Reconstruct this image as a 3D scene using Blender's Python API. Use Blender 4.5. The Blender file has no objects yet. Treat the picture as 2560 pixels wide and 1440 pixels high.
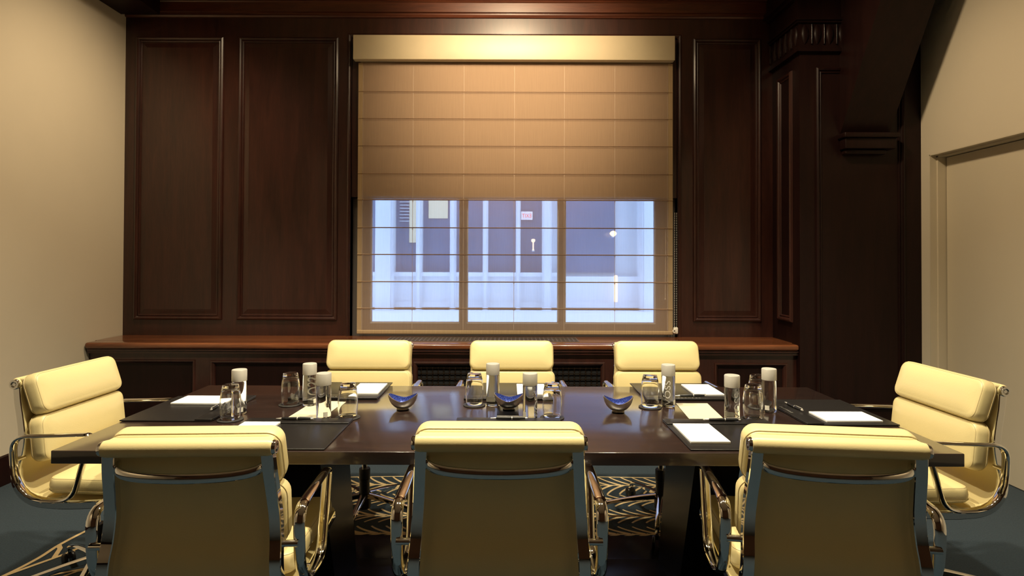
import bpy, math, random
from math import sin, cos, pi, radians as R
from mathutils import Vector, Matrix
random.seed(7)
scene = bpy.context.scene
COL = scene.collection

# ------------------------------------------------------------------ mesh builder
class MB:
    def __init__(s): s.v = []; s.f = []; s.m = []; s.mi = 0
    def add(s, vs, fs, M=None):
        b = len(s.v)
        for p in vs:
            p = Vector(p)
            if M is not None: p = M @ p
            s.v.append(p[:])
        for f in fs:
            s.f.append(tuple(b + i for i in f)); s.m.append(s.mi)
    def box(s, x0, x1, y0, y1, z0, z1, M=None):
        vs = [(x0,y0,z0),(x1,y0,z0),(x1,y1,z0),(x0,y1,z0),(x0,y0,z1),(x1,y0,z1),(x1,y1,z1),(x0,y1,z1)]
        s.add(vs, [(0,3,2,1),(4,5,6,7),(0,1,5,4),(1,2,6,5),(2,3,7,6),(3,0,4,7)], M)
    def rbox(s, x0, x1, y0, y1, z0, z1, r=.004, k=2, n=(1,1,1), bulge=None, M=None):
        h = ((x1-x0)/2, (y1-y0)/2, (z1-z0)/2); c = ((x0+x1)/2, (y0+y1)/2, (z0+z1)/2)
        r = min(r, *[q*.999 for q in h])
        ax = []
        for i in range(3):
            q = h[i]-r
            L = [-q - r*(1-j/k) for j in range(k)] + [-q + 2*q*j/n[i] for j in range(n[i]+1)] + [q + r*(j+1)/k for j in range(k)]
            ax.append(L)
        vs, fs, idx = [], [], {}
        def vert(p):
            key = tuple(round(t, 6) for t in p)
            if key not in idx:
                cl = [max(-(h[i]-r), min(h[i]-r, p[i])) for i in range(3)]
                d = Vector([p[i]-cl[i] for i in range(3)])
                d = d.normalized()*r if d.length > 1e-9 else d
                q = Vector(cl)+d
                if bulge: q = Vector(bulge(q, h))
                idx[key] = len(vs); vs.append((q[0]+c[0], q[1]+c[1], q[2]+c[2]))
            return idx[key]
        for a in range(3):
            b, d = (a+1) % 3, (a+2) % 3
            for sg in (-1, 1):
                for i in range(len(ax[b])-1):
                    for j in range(len(ax[d])-1):
                        q = []
                        for (u, w) in ((i,j),(i+1,j),(i+1,j+1),(i,j+1)):
                            p = [0,0,0]; p[a] = sg*h[a]; p[b] = ax[b][u]; p[d] = ax[d][w]
                            q.append(vert(p))
                        if len(set(q)) > 2: fs.append(tuple(q) if sg > 0 else tuple(reversed(q)))
        s.add(vs, fs, M)
    def lathe(s, prof, n=32, M=None, cap=True):
        vs, fs, rings = [], [], []
        for (r, z) in prof:
            if r < 1e-6: rings.append([len(vs)]); vs.append((0,0,z))
            else:
                rings.append(list(range(len(vs), len(vs)+n)))
                vs += [(r*cos(2*pi*i/n), r*sin(2*pi*i/n), z) for i in range(n)]
        for a, b in zip(rings, rings[1:]):
            for i in range(n):
                j = (i+1) % n
                if len(a) == 1 and len(b) == 1: continue
                if len(a) == 1: fs.append((a[0], b[j], b[i]))
                elif len(b) == 1: fs.append((a[i], a[j], b[0]))
                else: fs.append((a[i], a[j], b[j], b[i]))
        if cap:
            if len(rings[0]) > 1: fs.append(tuple(reversed(rings[0])))
            if len(rings[-1]) > 1: fs.append(tuple(rings[-1]))
        s.add(vs, fs, M)
    def cyl(s, p0, p1, r, n=16, r1=None):
        p0, p1 = Vector(p0), Vector(p1); d = p1-p0
        M = Matrix.Translation(p0) @ d.to_track_quat('Z', 'Y').to_matrix().to_4x4()
        s.lathe([(r,0),(r if r1 is None else r1, d.length)], n, M)
    def rings(s, rs, closed=False, caps=True):
        """skin a list of rings (each a list of points)"""
        n = len(rs[0]); vs = [p for r in rs for p in r]; fs = []
        m = len(rs)
        for a in range(m if closed else m-1):
            b = (a+1) % m
            for i in range(n):
                j = (i+1) % n
                fs.append((a*n+i, a*n+j, b*n+j, b*n+i))
        if not closed and caps:
            fs.append(tuple(range(n-1, -1, -1))); fs.append(tuple((m-1)*n+i for i in range(n)))
        s.add(vs, fs)
    def tube(s, pts, r, n=8, closed=False):
        P = [Vector(p) for p in pts]; rs = []; up = None
        for i, p in enumerate(P):
            a = P[i-1] if (i > 0 or closed) else p
            b = P[(i+1) % len(P)] if (i < len(P)-1 or closed) else p
            t = (b-a).normalized()
            if up is None:
                up = Vector((0,0,1)) if abs(t.z) < .9 else Vector((1,0,0))
            side = t.cross(up).normalized(); up = side.cross(t).normalized()
            rr = r[i] if isinstance(r, (list, tuple)) else r
            rs.append([(p + side*cos(2*pi*k/n)*rr + up*sin(2*pi*k/n)*rr)[:] for k in range(n)])
        s.rings(rs, closed)
    def sweep(s, pts, sec, lat=(1,0,0), closed=False, scale=None):
        """sweep a section (a along lat, b along the in-plane normal) over a path"""
        P = [Vector(p) for p in pts]; L = Vector(lat).normalized(); rs = []
        for i, p in enumerate(P):
            a = P[i-1] if (i > 0 or closed) else p
            b = P[(i+1) % len(P)] if (i < len(P)-1 or closed) else p
            t = (b-a).normalized(); nrm = L.cross(t).normalized()
            k = scale[i] if scale else 1
            rs.append([(p + L*u*k + nrm*w*k)[:] for (u, w) in sec])
        s.rings(rs, closed)
    def build(s, name, mat, parent=None, angle=38, loc=None):
        me = bpy.data.meshes.new(name)
        me.from_pydata(s.v, [], s.f); me.update()
        mats = mat if isinstance(mat, (list, tuple)) else [mat]
        for m in mats: me.materials.append(m)
        if len(mats) > 1: me.polygons.foreach_set('material_index', s.m)
        me.polygons.foreach_set('use_smooth', [True]*len(me.polygons))
        me.set_sharp_from_angle(angle=R(angle))
        o = bpy.data.objects.new(name, me); COL.objects.link(o)
        if parent is not None: o.parent = parent
        if loc: o.location = loc
        return o

def catmull(pts, k=6, closed=False):
    P = [Vector(p) for p in pts]; n = len(P); out = []
    for i in range(n if closed else n-1):
        p0 = P[(i-1) % n] if (closed or i > 0) else P[0]*2-P[1]
        p1, p2 = P[i], P[(i+1) % n]
        p3 = P[(i+2) % n] if (closed or i+2 < n) else P[-1]*2-P[-2]
        for j in range(k):
            t = j/k
            out.append(.5*((2*p1)+(p2-p0)*t+(2*p0-5*p1+4*p2-p3)*t*t+(3*p1-p0-3*p2+p3)*t**3))
    if not closed: out.append(P[-1])
    return out

def rounded_poly(pts, rad, k=6):
    """2D closed polygon with rounded corners"""
    P = [Vector(p) for p in pts]; n = len(P); out = []
    for i in range(n):
        a, p, b = P[i-1], P[i], P[(i+1) % n]; r = rad[i] if isinstance(rad, (list, tuple)) else rad
        u, w = (a-p).normalized(), (b-p).normalized()
        q0, q1 = p+u*r, p+w*r
        for j in range(k+1):
            t = j/k
            out.append((q0*(1-t)**2 + p*2*t*(1-t) + q1*t*t))
    return out

# ------------------------------------------------------------------ tagging
def empty(name, loc=(0,0,0), rz=0):
    o = bpy.data.objects.new(name, None); COL.objects.link(o)
    o.location = loc; o.rotation_euler = (0,0,rz); o.empty_display_size = .1
    return o
def tag(o, label=None, cat=None, group=None, kind=None):
    if label: o['label'] = label
    if cat: o['category'] = cat
    if group: o['group'] = group
    if kind: o['kind'] = kind
    return o
KIDS = {}
def dup(root, loc=None, rz=None):
    def cp(o, par):
        c = o.copy(); COL.objects.link(c)
        if par is not None: c.parent = par
        for ch in [x for x in list(bpy.data.objects) if x.parent == o]: cp(ch, c)
        return c
    r = cp(root, None)
    if loc is not None: r.location = loc
    if rz is not None: r.rotation_euler = (0,0,rz)
    return r

# ------------------------------------------------------------------ materials
def mat(name):
    m = bpy.data.materials.new(name); m.use_nodes = True
    nt = m.node_tree; return m, nt, nt.nodes, nt.links, nt.nodes['Principled BSDF']
def simple(name, col, rough=.5, metal=0, bump=0, bscale=200, spec=.5, coat=0, var=0, vscale=3, sheen=0):
    m, nt, N, L, P = mat(name)
    P.inputs['Base Color'].default_value = (*col, 1); P.inputs['Roughness'].default_value = rough
    P.inputs['Metallic'].default_value = metal; P.inputs['Specular IOR Level'].default_value = spec
    P.inputs['Coat Weight'].default_value = coat
    P.inputs['Sheen Weight'].default_value = sheen
    tc = N.new('ShaderNodeTexCoord')
    if bump:
        no = N.new('ShaderNodeTexNoise'); no.inputs['Scale'].default_value = bscale; no.inputs['Detail'].default_value = 3
        L.new(tc.outputs['Object'], no.inputs['Vector'])
        b = N.new('ShaderNodeBump'); b.inputs['Strength'].default_value = bump; b.inputs['Distance'].default_value = .002
        L.new(no.outputs['Fac'], b.inputs['Height']); L.new(b.outputs['Normal'], P.inputs['Normal'])
    if var:
        no = N.new('ShaderNodeTexNoise'); no.inputs['Scale'].default_value = vscale; no.inputs['Detail'].default_value = 4
        L.new(tc.outputs['Object'], no.inputs['Vector'])
        mx = N.new('ShaderNodeMix'); mx.data_type = 'RGBA'
        mx.inputs['A'].default_value = (*[c*(1-var) for c in col], 1); mx.inputs['B'].default_value = (*[min(1, c*(1+var)) for c in col], 1)
        L.new(no.outputs['Fac'], mx.inputs['Factor']); L.new(mx.outputs['Result'], P.inputs['Base Color'])
    return m
def wood(name, c0, c1, scale=(6,6,.6), rough=.3, spec=.5, coat=.3, bump=.08):
    m, nt, N, L, P = mat(name)
    tc = N.new('ShaderNodeTexCoord'); mp = N.new('ShaderNodeMapping'); mp.inputs['Scale'].default_value = scale
    L.new(tc.outputs['Object'], mp.inputs['Vector'])
    n1 = N.new('ShaderNodeTexNoise'); n1.inputs['Scale'].default_value = 3; n1.inputs['Detail'].default_value = 8; n1.inputs['Roughness'].default_value = .65; n1.inputs['Distortion'].default_value = .6
    L.new(mp.outputs['Vector'], n1.inputs['Vector'])
    n2 = N.new('ShaderNodeTexNoise'); n2.inputs['Scale'].default_value = 22; n2.inputs['Detail'].default_value = 4
    L.new(mp.outputs['Vector'], n2.inputs['Vector'])
    ad = N.new('ShaderNodeMath'); ad.operation = 'MULTIPLY_ADD'; ad.inputs[1].default_value = .4
    L.new(n2.outputs['Fac'], ad.inputs[0]); L.new(n1.outputs['Fac'], ad.inputs[2])
    cr = N.new('ShaderNodeValToRGB'); cr.color_ramp.elements[0].position = .45; cr.color_ramp.elements[1].position = .95
    cr.color_ramp.elements[0].color = (*c0, 1); cr.color_ramp.elements[1].color = (*c1, 1)
    L.new(ad.outputs[0], cr.inputs['Fac']); L.new(cr.outputs['Color'], P.inputs['Base Color'])
    P.inputs['Roughness'].default_value = rough; P.inputs['Specular IOR Level'].default_value = spec
    P.inputs['Coat Weight'].default_value = coat; P.inputs['Coat Roughness'].default_value = .11
    if bump:
        b = N.new('ShaderNodeBump'); b.inputs['Strength'].default_value = bump; b.inputs['Distance'].default_value = .001
        L.new(n2.outputs['Fac'], b.inputs['Height']); L.new(b.outputs['Normal'], P.inputs['Normal'])
    return m
def glass(name, ior=1.45, col=(1,1,1), rough=0):
    m, nt, N, L, P = mat(name)
    P.inputs['Base Color'].default_value = (*col, 1); P.inputs['Roughness'].default_value = rough
    P.inputs['Transmission Weight'].default_value = 1; P.inputs['IOR'].default_value = ior
    return m

M = {}
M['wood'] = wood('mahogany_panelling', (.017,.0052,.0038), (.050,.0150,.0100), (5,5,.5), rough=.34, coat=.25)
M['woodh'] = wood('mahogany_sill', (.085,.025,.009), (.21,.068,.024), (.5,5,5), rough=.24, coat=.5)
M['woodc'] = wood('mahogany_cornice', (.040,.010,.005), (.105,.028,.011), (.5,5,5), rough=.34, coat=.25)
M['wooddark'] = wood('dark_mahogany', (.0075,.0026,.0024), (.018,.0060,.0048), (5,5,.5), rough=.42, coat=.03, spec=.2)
M['table'] = wood('espresso_table_top', (.013,.0066,.0052), (.036,.0175,.0135), (.6,5,5), rough=.38, coat=1.0, spec=.5, bump=.05)
M['tableedge'] = wood('espresso_table_edge', (.012,.006,.004), (.028,.013,.009), (.6,5,5), rough=.35, coat=0)
M['tleg'] = simple('black_table_base', (.003,.003,.0045), rough=.3, spec=.22, var=.3)
M['wall'] = simple('cream_paint', (.66,.585,.455), rough=.75, bump=.05, bscale=300, var=.03)
M['ceil'] = simple('ceiling_paint', (.60,.50,.38), rough=.9, var=.03)
M['rear'] = simple('rear_wall_paint', (.17,.092,.062), rough=.85, var=.05)
M['doorm'] = simple('door_paint', (.60,.53,.40), rough=.55, var=.03)
M['leather'] = simple('cream_leather', (.765,.635,.315), rough=.38, bump=.12, bscale=260, spec=.45, var=.04, vscale=5)
M['leather_d'] = simple('cream_leather_seam', (.52,.41,.20), rough=.5, var=.1)
M['chrome'] = simple('polished_aluminium', (.86,.85,.83), rough=.045, metal=1, var=.02)
M['blackp'] = simple('black_plastic', (.012,.012,.013), rough=.35, var=.2)
M['mat'] = simple('black_leather_mat', (.013,.0115,.011), rough=.36, bump=.15, bscale=400, var=.15)
M['paper'] = simple('white_paper', (.92,.92,.90), rough=.8, var=.01)
M['paperedge'] = simple('paper_edge', (.80,.76,.68), rough=.9, var=.05, vscale=80)
M['cream'] = simple('cream_card', (.62,.58,.42), rough=.75, var=.02)
M['silver'] = simple('brushed_silver', (.70,.66,.60), rough=.30, metal=1, var=.05)
M['cap'] = simple('satin_cap', (.56,.53,.47), rough=.45, metal=.2, var=.03)
M['lettering'] = simple('white_lettering', (.75,.73,.68), rough=.6, var=.02)
M['sticker'] = simple('cream_sticker', (.75,.72,.62), rough=.7, var=.04)
M['pen'] = simple('satin_silver_pen', (.78,.75,.68), rough=.35, metal=.55, var=.03)
M['coaster'] = simple('grey_coaster', (.034,.032,.030), rough=.5, var=.15)
M['glass'] = glass('clear_glass', 1.45)
M['water'] = glass('water_bottle_plastic', 1.36, (.97,.97,.96))
M['bronze'] = simple('dark_bronze_grille', (.045,.028,.018), rough=.35, metal=.8, var=.2, vscale=30)
M['void'] = simple('dark_recess', (.004,.0035,.004), rough=.9, var=.3)
M['frame'] = simple('grey_window_frame', (.10,.085,.075), rough=.5, var=.1)
M['lintel'] = simple('plaster_lintel', (.26,.19,.12), rough=.9, var=.1)
M['stone'] = simple('pale_facade_panel', (.74,.78,.82), rough=.7, var=.06, vscale=1.5)
M['stone2'] = simple('grey_facade_panel', (.58,.63,.68), rough=.7, var=.06, vscale=1.5)
M['cord'] = simple('white_cord', (.75,.70,.60), rough=.6, var=.03)
M['batten'] = simple('brown_batten', (.22,.145,.09), rough=.6, var=.1)
M['valance'] = simple('gold_silk_valance', (.52,.43,.28), rough=.45, var=.07, vscale=9, sheen=.3)

def bowl_blue():
    m, nt, N, L, P = mat('blue_enamel')
    tc = N.new('ShaderNodeTexCoord')
    vo = N.new('ShaderNodeTexVoronoi'); vo.feature = 'DISTANCE_TO_EDGE'; vo.inputs['Scale'].default_value = 260
    L.new(tc.outputs['Object'], vo.inputs['Vector'])
    cr = N.new('ShaderNodeValToRGB'); cr.color_ramp.elements[0].color = (.11,.17,.62,1); cr.color_ramp.elements[1].color = (.004,.012,.14,1)
    cr.color_ramp.elements[0].position = .03; cr.color_ramp.elements[1].position = .16
    L.new(vo.outputs['Distance'], cr.inputs['Fac']); L.new(cr.outputs['Color'], P.inputs['Base Color'])
    b = N.new('ShaderNodeBump'); b.inputs['Strength'].default_value = .5; b.inputs['Distance'].default_value = .002
    L.new(vo.outputs['Distance'], b.inputs['Height']); L.new(b.outputs['Normal'], P.inputs['Normal'])
    P.inputs['Roughness'].default_value = .2; P.inputs['Metallic'].default_value = .25
    return m
M['blue'] = bowl_blue()

def sheer(name, col, transp, slub=.12):
    """silk voile: woven threads that scatter light, with gaps between them"""
    m, nt, N, L, P = mat(name)
    N.remove(P); out = N['Material Output']
    tc = N.new('ShaderNodeTexCoord'); mp = N.new('ShaderNodeMapping'); mp.inputs['Scale'].default_value = (110, 1, 5)
    L.new(tc.outputs['Object'], mp.inputs['Vector'])
    no = N.new('ShaderNodeTexNoise'); no.inputs['Scale'].default_value = 1; no.inputs['Detail'].default_value = 5
    L.new(mp.outputs['Vector'], no.inputs['Vector'])
    cr = N.new('ShaderNodeValToRGB'); cr.color_ramp.elements[0].position = .3; cr.color_ramp.elements[1].position = .75
    cr.color_ramp.elements[0].color = (*[c*(1-slub) for c in col], 1); cr.color_ramp.elements[1].color = (*[min(1,c*(1+slub)) for c in col], 1)
    L.new(no.outputs['Fac'], cr.inputs['Fac'])
    d = N.new('ShaderNodeBsdfDiffuse'); t = N.new('ShaderNodeBsdfTranslucent'); a = N.new('ShaderNodeMixShader'); a.inputs[0].default_value = .25
    L.new(cr.outputs['Color'], d.inputs['Color']); L.new(cr.outputs['Color'], t.inputs['Color'])
    L.new(d.outputs[0], a.inputs[1]); L.new(t.outputs[0], a.inputs[2])
    tr = N.new('ShaderNodeBsdfTransparent'); x = N.new('ShaderNodeMixShader'); x.inputs[0].default_value = transp
    L.new(a.outputs[0], x.inputs[1]); L.new(tr.outputs[0], x.inputs[2]); L.new(x.outputs[0], out.inputs['Surface'])
    return m
M['sheer'] = sheer('sheer_silk', (.66,.46,.325), .56, .05)
M['hem'] = sheer('silk_hem', (.56,.40,.23), .12)

def pane_mat(name, mixf, tint=(1,1,1)):
    m, nt, N, L, P = mat(name); N.remove(P); out = N['Material Output']
    tr = N.new('ShaderNodeBsdfTransparent'); tr.inputs['Color'].default_value = (*tint,1)
    gl = N.new('ShaderNodeBsdfGlossy'); gl.inputs['Roughness'].default_value = .02
    fr = N.new('ShaderNodeFresnel'); fr.inputs['IOR'].default_value = 1.45
    x = N.new('ShaderNodeMixShader'); L.new(fr.outputs[0], x.inputs[0]); L.new(tr.outputs[0], x.inputs[1]); L.new(gl.outputs[0], x.inputs[2])
    tc = N.new('ShaderNodeTexCoord'); no = N.new('ShaderNodeTexNoise'); no.inputs['Scale'].default_value = 60; no.inputs['Detail'].default_value = 6
    mp = N.new('ShaderNodeMapping'); mp.inputs['Scale'].default_value = (1,1,.25)
    L.new(tc.outputs['Object'], mp.inputs['Vector']); L.new(mp.outputs['Vector'], no.inputs['Vector'])
    cr = N.new('ShaderNodeValToRGB'); cr.color_ramp.elements[0].position = .62; cr.color_ramp.elements[1].position = .78
    cr.color_ramp.elements[0].color = (mixf,)*3+(1,); cr.color_ramp.elements[1].color = (mixf+.14,)*3+(1,)
    L.new(no.outputs['Fac'], cr.inputs['Fac'])
    d = N.new('ShaderNodeBsdfDiffuse'); d.inputs['Color'].default_value = (.8,.82,.85,1)
    t = N.new('ShaderNodeBsdfTranslucent'); t.inputs['Color'].default_value = (.8,.82,.85,1)
    a = N.new('ShaderNodeMixShader'); L.new(d.outputs[0], a.inputs[1]); L.new(t.outputs[0], a.inputs[2])
    y = N.new('ShaderNodeMixShader'); L.new(cr.outputs['Color'], y.inputs[0]); L.new(x.outputs[0], y.inputs[1]); L.new(a.outputs[0], y.inputs[2])
    L.new(y.outputs[0], out.inputs['Surface'])
    return m
M['pane'] = pane_mat('rain_spotted_window_glass', .03)
M['farglass'] = simple('dark_office_glass', (.13,.19,.30), rough=.15, var=.25, vscale=1.2)
def emis(name, col, st):
    m, nt, N, L, P = mat(name)
    P.inputs['Base Color'].default_value = (*col,1); P.inputs['Emission Color'].default_value = (*col,1); P.inputs['Emission Strength'].default_value = st
    return m
M['glow'] = emis('warm_reflection_glow', (1,.62,.28), 2.2)
M['glowdim'] = emis('dim_warm_reflection_glow', (1,.66,.40), .8)
M['signface'] = emis('reflected_sign_face', (.75,.72,.78), .25)
M['signred'] = emis('reflected_sign_red', (.80,.12,.12), .4)
M['yellowroom'] = emis('lit_office_interior', (.62,.58,.42), .25)

def carpet():
    m, nt, N, L, P = mat('navy_carpet')
    tc = N.new('ShaderNodeTexCoord')
    n1 = N.new('ShaderNodeTexNoise'); n1.inputs['Scale'].default_value = 160; n1.inputs['Detail'].default_value = 4
    L.new(tc.outputs['Object'], n1.inputs['Vector'])
    cr = N.new('ShaderNodeValToRGB'); cr.color_ramp.elements[0].position = .3; cr.color_ramp.elements[1].position = .7
    cr.color_ramp.elements[0].color = (.012,.022,.034,1); cr.color_ramp.elements[1].color = (.026,.044,.058,1)
    L.new(n1.outputs['Fac'], cr.inputs['Fac']); L.new(cr.outputs['Color'], P.inputs['Base Color'])
    b = N.new('ShaderNodeBump'); b.inputs['Strength'].default_value = .6; b.inputs['Distance'].default_value = .004
    L.new(n1.outputs['Fac'], b.inputs['Height']); L.new(b.outputs['Normal'], P.inputs['Normal'])
    P.inputs['Roughness'].default_value = .95; P.inputs['Specular IOR Level'].default_value = .1; P.inputs['Sheen Weight'].default_value = .15
    return m
M['carpet'] = carpet()
M['leafline'] = simple('tan_carpet_yarn', (.66,.50,.27), rough=.95, bump=.6, bscale=200, spec=.1, var=.12, vscale=60)

# ------------------------------------------------------------------ room shell
XL, XR, YW, YR, CEIL = -3.0, 2.92, 4.52, 4.10, 3.62     # left wall, right wall, panelled wall, pilaster plane
EYE = 1.34
def structure(o): o['kind'] = 'structure'; return o

# floor with tan leaf pattern woven in
fl = MB(); fl.box(XL-.15, XR+.3, -3.2, YW+.3, -.12, 0)
def ribbon(mb, pts, w, z=.0015):
    P = [Vector((p[0], p[1], z)) for p in pts]; n = len(P)
    vs = []
    for i, p in enumerate(P):
        t = (P[min(i+1, n-1)]-P[max(i-1, 0)]).normalized(); s = Vector((-t.y, t.x, 0))
        ww = w[i] if isinstance(w, list) else w
        vs += [(p+s*ww/2)[:], (p-s*ww/2)[:]]
    mb.add(vs, [(2*i, 2*i+1, 2*i+3, 2*i+2) for i in range(n-1)])
fl.mi = 1
def leaf(base, tip, half, nv, lw=.0125, lean=.12, outline=()):
    """one long leaf: outline, midrib and slanting side veins"""
    B, T = Vector(base), Vector(tip); ax = (T-B); ln = ax.length; ax.normalize(); sd = Vector((-ax.y, ax.x))
    prof = lambda t: half*min(1, (math.sin(pi*min(max(t,0),1))**.55)*1.02)
    N = 40
    mid = [(B+ax*ln*i/N)[:] for i in range(N+1)]
    ribbon(fl, mid, [lw*(1.25-.6*i/N) for i in range(N+1)])
    for s in (1, -1):
        if s in outline: ribbon(fl, [(B+ax*ln*i/N+sd*s*prof(i/N))[:] for i in range(N+1)], lw*.9, .0017)
        for k in range(nv):
            t = (k+.6)/nv + (.25/nv if s < 0 else 0)
            t2 = t-lean/ln*1.0
            if t2 < .01 or t > .97: continue
            p0 = B+ax*ln*t; p1 = B+ax*ln*t2+sd*s*prof(t2)
            q = (p0+p1)/2 - ax*.025 - sd*s*.006
            pts = [(p0*(1-u)**2+q*2*u*(1-u)+p1*u*u)[:] for u in [j/8 for j in range(9)]]
            ribbon(fl, pts, [lw*(1.5-.7*j/8) for j in range(9)], .0019)
leaf((-1.90,3.48), (1.90,3.48), .140, 54, outline=(1,))
leaf((-1.95,3.26), (1.80,3.26), .085, 52)
leaf((-1.90,3.06), (1.85,3.06), .085, 52)
leaf((-1.85,2.86), (1.80,2.86), .085, 50)
leaf((-1.75,2.64), (1.80,2.64), .085, 50)
# the big leaf by the left wall, its tip towards the viewer
def free_leaf():
    out = catmull([(-2.165,2.36),(-2.12,2.50),(-2.10,2.62),(-2.10,2.74),(-2.07,2.90),(-2.00,3.10),(-1.88,3.25)], 8)
    rib = catmull([(-2.13,2.46),(-2.04,2.60),(-1.97,2.70),(-1.87,2.76),(-1.70,2.82),(-1.45,2.90)], 8)
    ribbon(fl, [p[:] for p in out], .018); ribbon(fl, [p[:] for p in rib], .018, .0018)
    ribbon(fl, [(-2.03,2.61),(-2.07,2.70),(-2.10,2.73)], .02, .0020)
    ribbon(fl, [(-1.93,2.73),(-1.965,2.80),(-1.985,2.88),(-2.05,2.93)], .024, .0020)
    ribbon(fl, [(-1.80,2.79),(-1.84,2.88),(-1.89,2.98),(-2.02,3.05)], .022, .0020)
    ribbon(fl, [(-1.62,2.85),(-1.68,2.95),(-1.75,3.06),(-1.90,3.2)], .022, .0020)
    for k in range(9):
        x = -2.06+.115*k; y = 2.40+.045*k
        ribbon(fl, [(x-.05+.0*k, 2.30-.01*k),(x+.10, y+.06),(x+.26, y+.14)], .014, .0019)
free_leaf()
floor = structure(fl.build('floor', [M['carpet'], M['leafline']]))
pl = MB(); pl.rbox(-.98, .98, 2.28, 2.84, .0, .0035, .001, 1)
pl.build('table_base_plate', simple('navy_black_plate', (.002,.003,.008), rough=.22, spec=.3, var=.2), floor)  # broad base plate of the table, parented to the floor
# left wall
w = MB(); w.box(XL-.15, XL, -3.2, YW+.2, 0, CEIL); structure(w.build('wall_left', M['wall']))
b = MB(); b.sweep([(XL,-3.2,0),(XL,YR+.05,0)], [(0,0),(0,-.022),(.13,-.022),(.15,-.012),(.165,-.012),(.172,0)], lat=(0,0,1))
bb = structure(b.build('baseboard_left', M['wooddark']))
# dark beam along the left wall top
b = MB(); b.box(XL, XL+.30, -3.2, YW-.06, 3.235, CEIL); structure(b.build('trim_1', M['wooddark']))
b = MB(); b.box(XR-.16, XR, -3.2, YR-.001, 3.14, CEIL); structure(b.build('trim_6', M['wooddark']))
# right wall with the door opening
DY0, DY1, DZ = 3.02, 4.02, 2.085
w = MB(); w.box(XR, XR+.15, -3.2, DY0, 0, CEIL); w.box(XR, XR+.15, DY1, YR+.5, 0, CEIL); w.box(XR, XR+.15, DY0, DY1, DZ, CEIL)
structure(w.build('wall_right', M['wall']))
d = structure(empty('door_1', (XR+.10, DY0, 0)))
db = MB(); db.rbox(0, .045, .006, DY1-DY0-.026, .004, DZ-.022, .003); db.build('door_leaf', M['doorm'], d)
df = MB()
for (y0, y1, z0, z1) in ((DY1-DY0-.02, DY1-DY0, 0, DZ), (0, DY1-DY0, DZ-.018, DZ)):
    df.box(-.055, .05, y0, y1, z0, z1)
df.box(-.10, -.055, DY1-DY0-.008, DY1-DY0, 0, DZ); df.box(-.10, -.055, 0, DY1-DY0, DZ-.007, DZ)
df.build('door_frame', M['doorm'], d)
dk = MB(); dk.box(.051, .2, -.2, DY1-DY0+.2, 0, DZ+.1); dk.build('door_backing', M['void'], d)
# rear wall and ceiling
w = MB(); w.box(XL-.15, XR+.3, -3.35, -3.2, 0, CEIL); structure(w.build('wall_rear', M['rear']))
w = MB(); w.box(XL-.15, XR+.3, -3.35, YW+.3, CEIL, CEIL+.12); structure(w.build('ceiling', M['ceil']))

# panelled wall, opening for the window
OX0, OX1, OZ0, OZ1 = -1.232, 1.318, .745, 3.085
w = MB()
w.box(XL-.1, OX0, YW, YW+.28, 0, CEIL); w.box(OX1, XR+.1, YW, YW+.28, 0, CEIL)
w.box(OX0, OX1, YW, YW+.28, OZ1, CEIL); w.box(OX0, OX1, YW, YW+.28, 0, OZ0)
wb = structure(w.build('wall_back', M['wood']))
def frame_loops(mb, rect, prof, plane):
    """moulding round a rectangle: prof = (inset, height) pairs, plane maps (u, v, h) to xyz"""
    u0, u1, v0, v1 = rect; rs = []
    for (i, h) in prof:
        rs.append([plane(u0+i, v0+i, h), plane(u1-i, v0+i, h), plane(u1-i, v1-i, h), plane(u0+i, v1-i, h)])
    mb.rings(rs, False, False)
MOLD = [(0,0),(.004,.014),(.014,.020),(.024,.016),(.030,.006),(.036,.010),(.042,.008),(.046,-.001)]
BACKP = lambda u, v, h: (u, YW-h, v)
for rect in ((-2.914,-2.227,.872,3.082), (-2.113,-1.330,.872,3.082), (1.437,1.969,.872,3.082)):
    mo = MB(); frame_loops(mo, rect, MOLD, BACKP); mo.build('panel_moulding', M['wood'], wb, 25)
    u0, u1, v0, v1 = rect
    pa = MB(); frame_loops(pa, (u0+.05,u1-.05,v0+.05,v1-.05), [(0,.0005),(.035,.007)], BACKP)
    pa.add([BACKP(u0+.085,v0+.085,.007),BACKP(u1-.085,v0+.085,.007),BACKP(u1-.085,v1-.085,.007),BACKP(u0+.085,v1-.085,.007)], [(0,1,2,3)])
    pa.build('panel_field', M['wood'], wb, 4)
# window casing moulding
mo = MB()
for rect in ((OX0-.03, OX1+.03, OZ0-.2, OZ1+.03),):
    frame_loops(mo, rect, [(0,0),(.003,.010),(.012,.014),(.022,.010),(.026,.004),(.030,.004),(.030,-.1)], BACKP)
structure(mo.build('trim_2', M['wood'], None, 25))

# cornice across the panelled wall
def along_x(mb, x0, x1, prof, ybase):
    mb.sweep([(x0, ybase, 0), (x1, ybase, 0)], [(p[1], p[0]) for p in prof], lat=(0,0,1))
co = MB()
CORN = [(0,3.235),(.012,3.237),(.018,3.248),(.012,3.258),(.012,3.27),(.028,3.275),(.030,3.345),(.040,3.352),(.036,3.362),(.05,3.368),(.055,3.385),(.09,3.41),(.14,3.45),(.17,3.47),(.17,CEIL),(0,CEIL)]
co.add([(x, YW-d_, z) for x in (XL, 2.1) for (d_, z) in CORN],
       [(i, i+1, len(CORN)+i+1, len(CORN)+i) for i in range(len(CORN)-1)] + [tuple(range(len(CORN))), tuple(range(2*len(CORN)-1, len(CORN)-1, -1))])
structure(co.build('trim_3', M['woodc'], None, 25))

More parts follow.
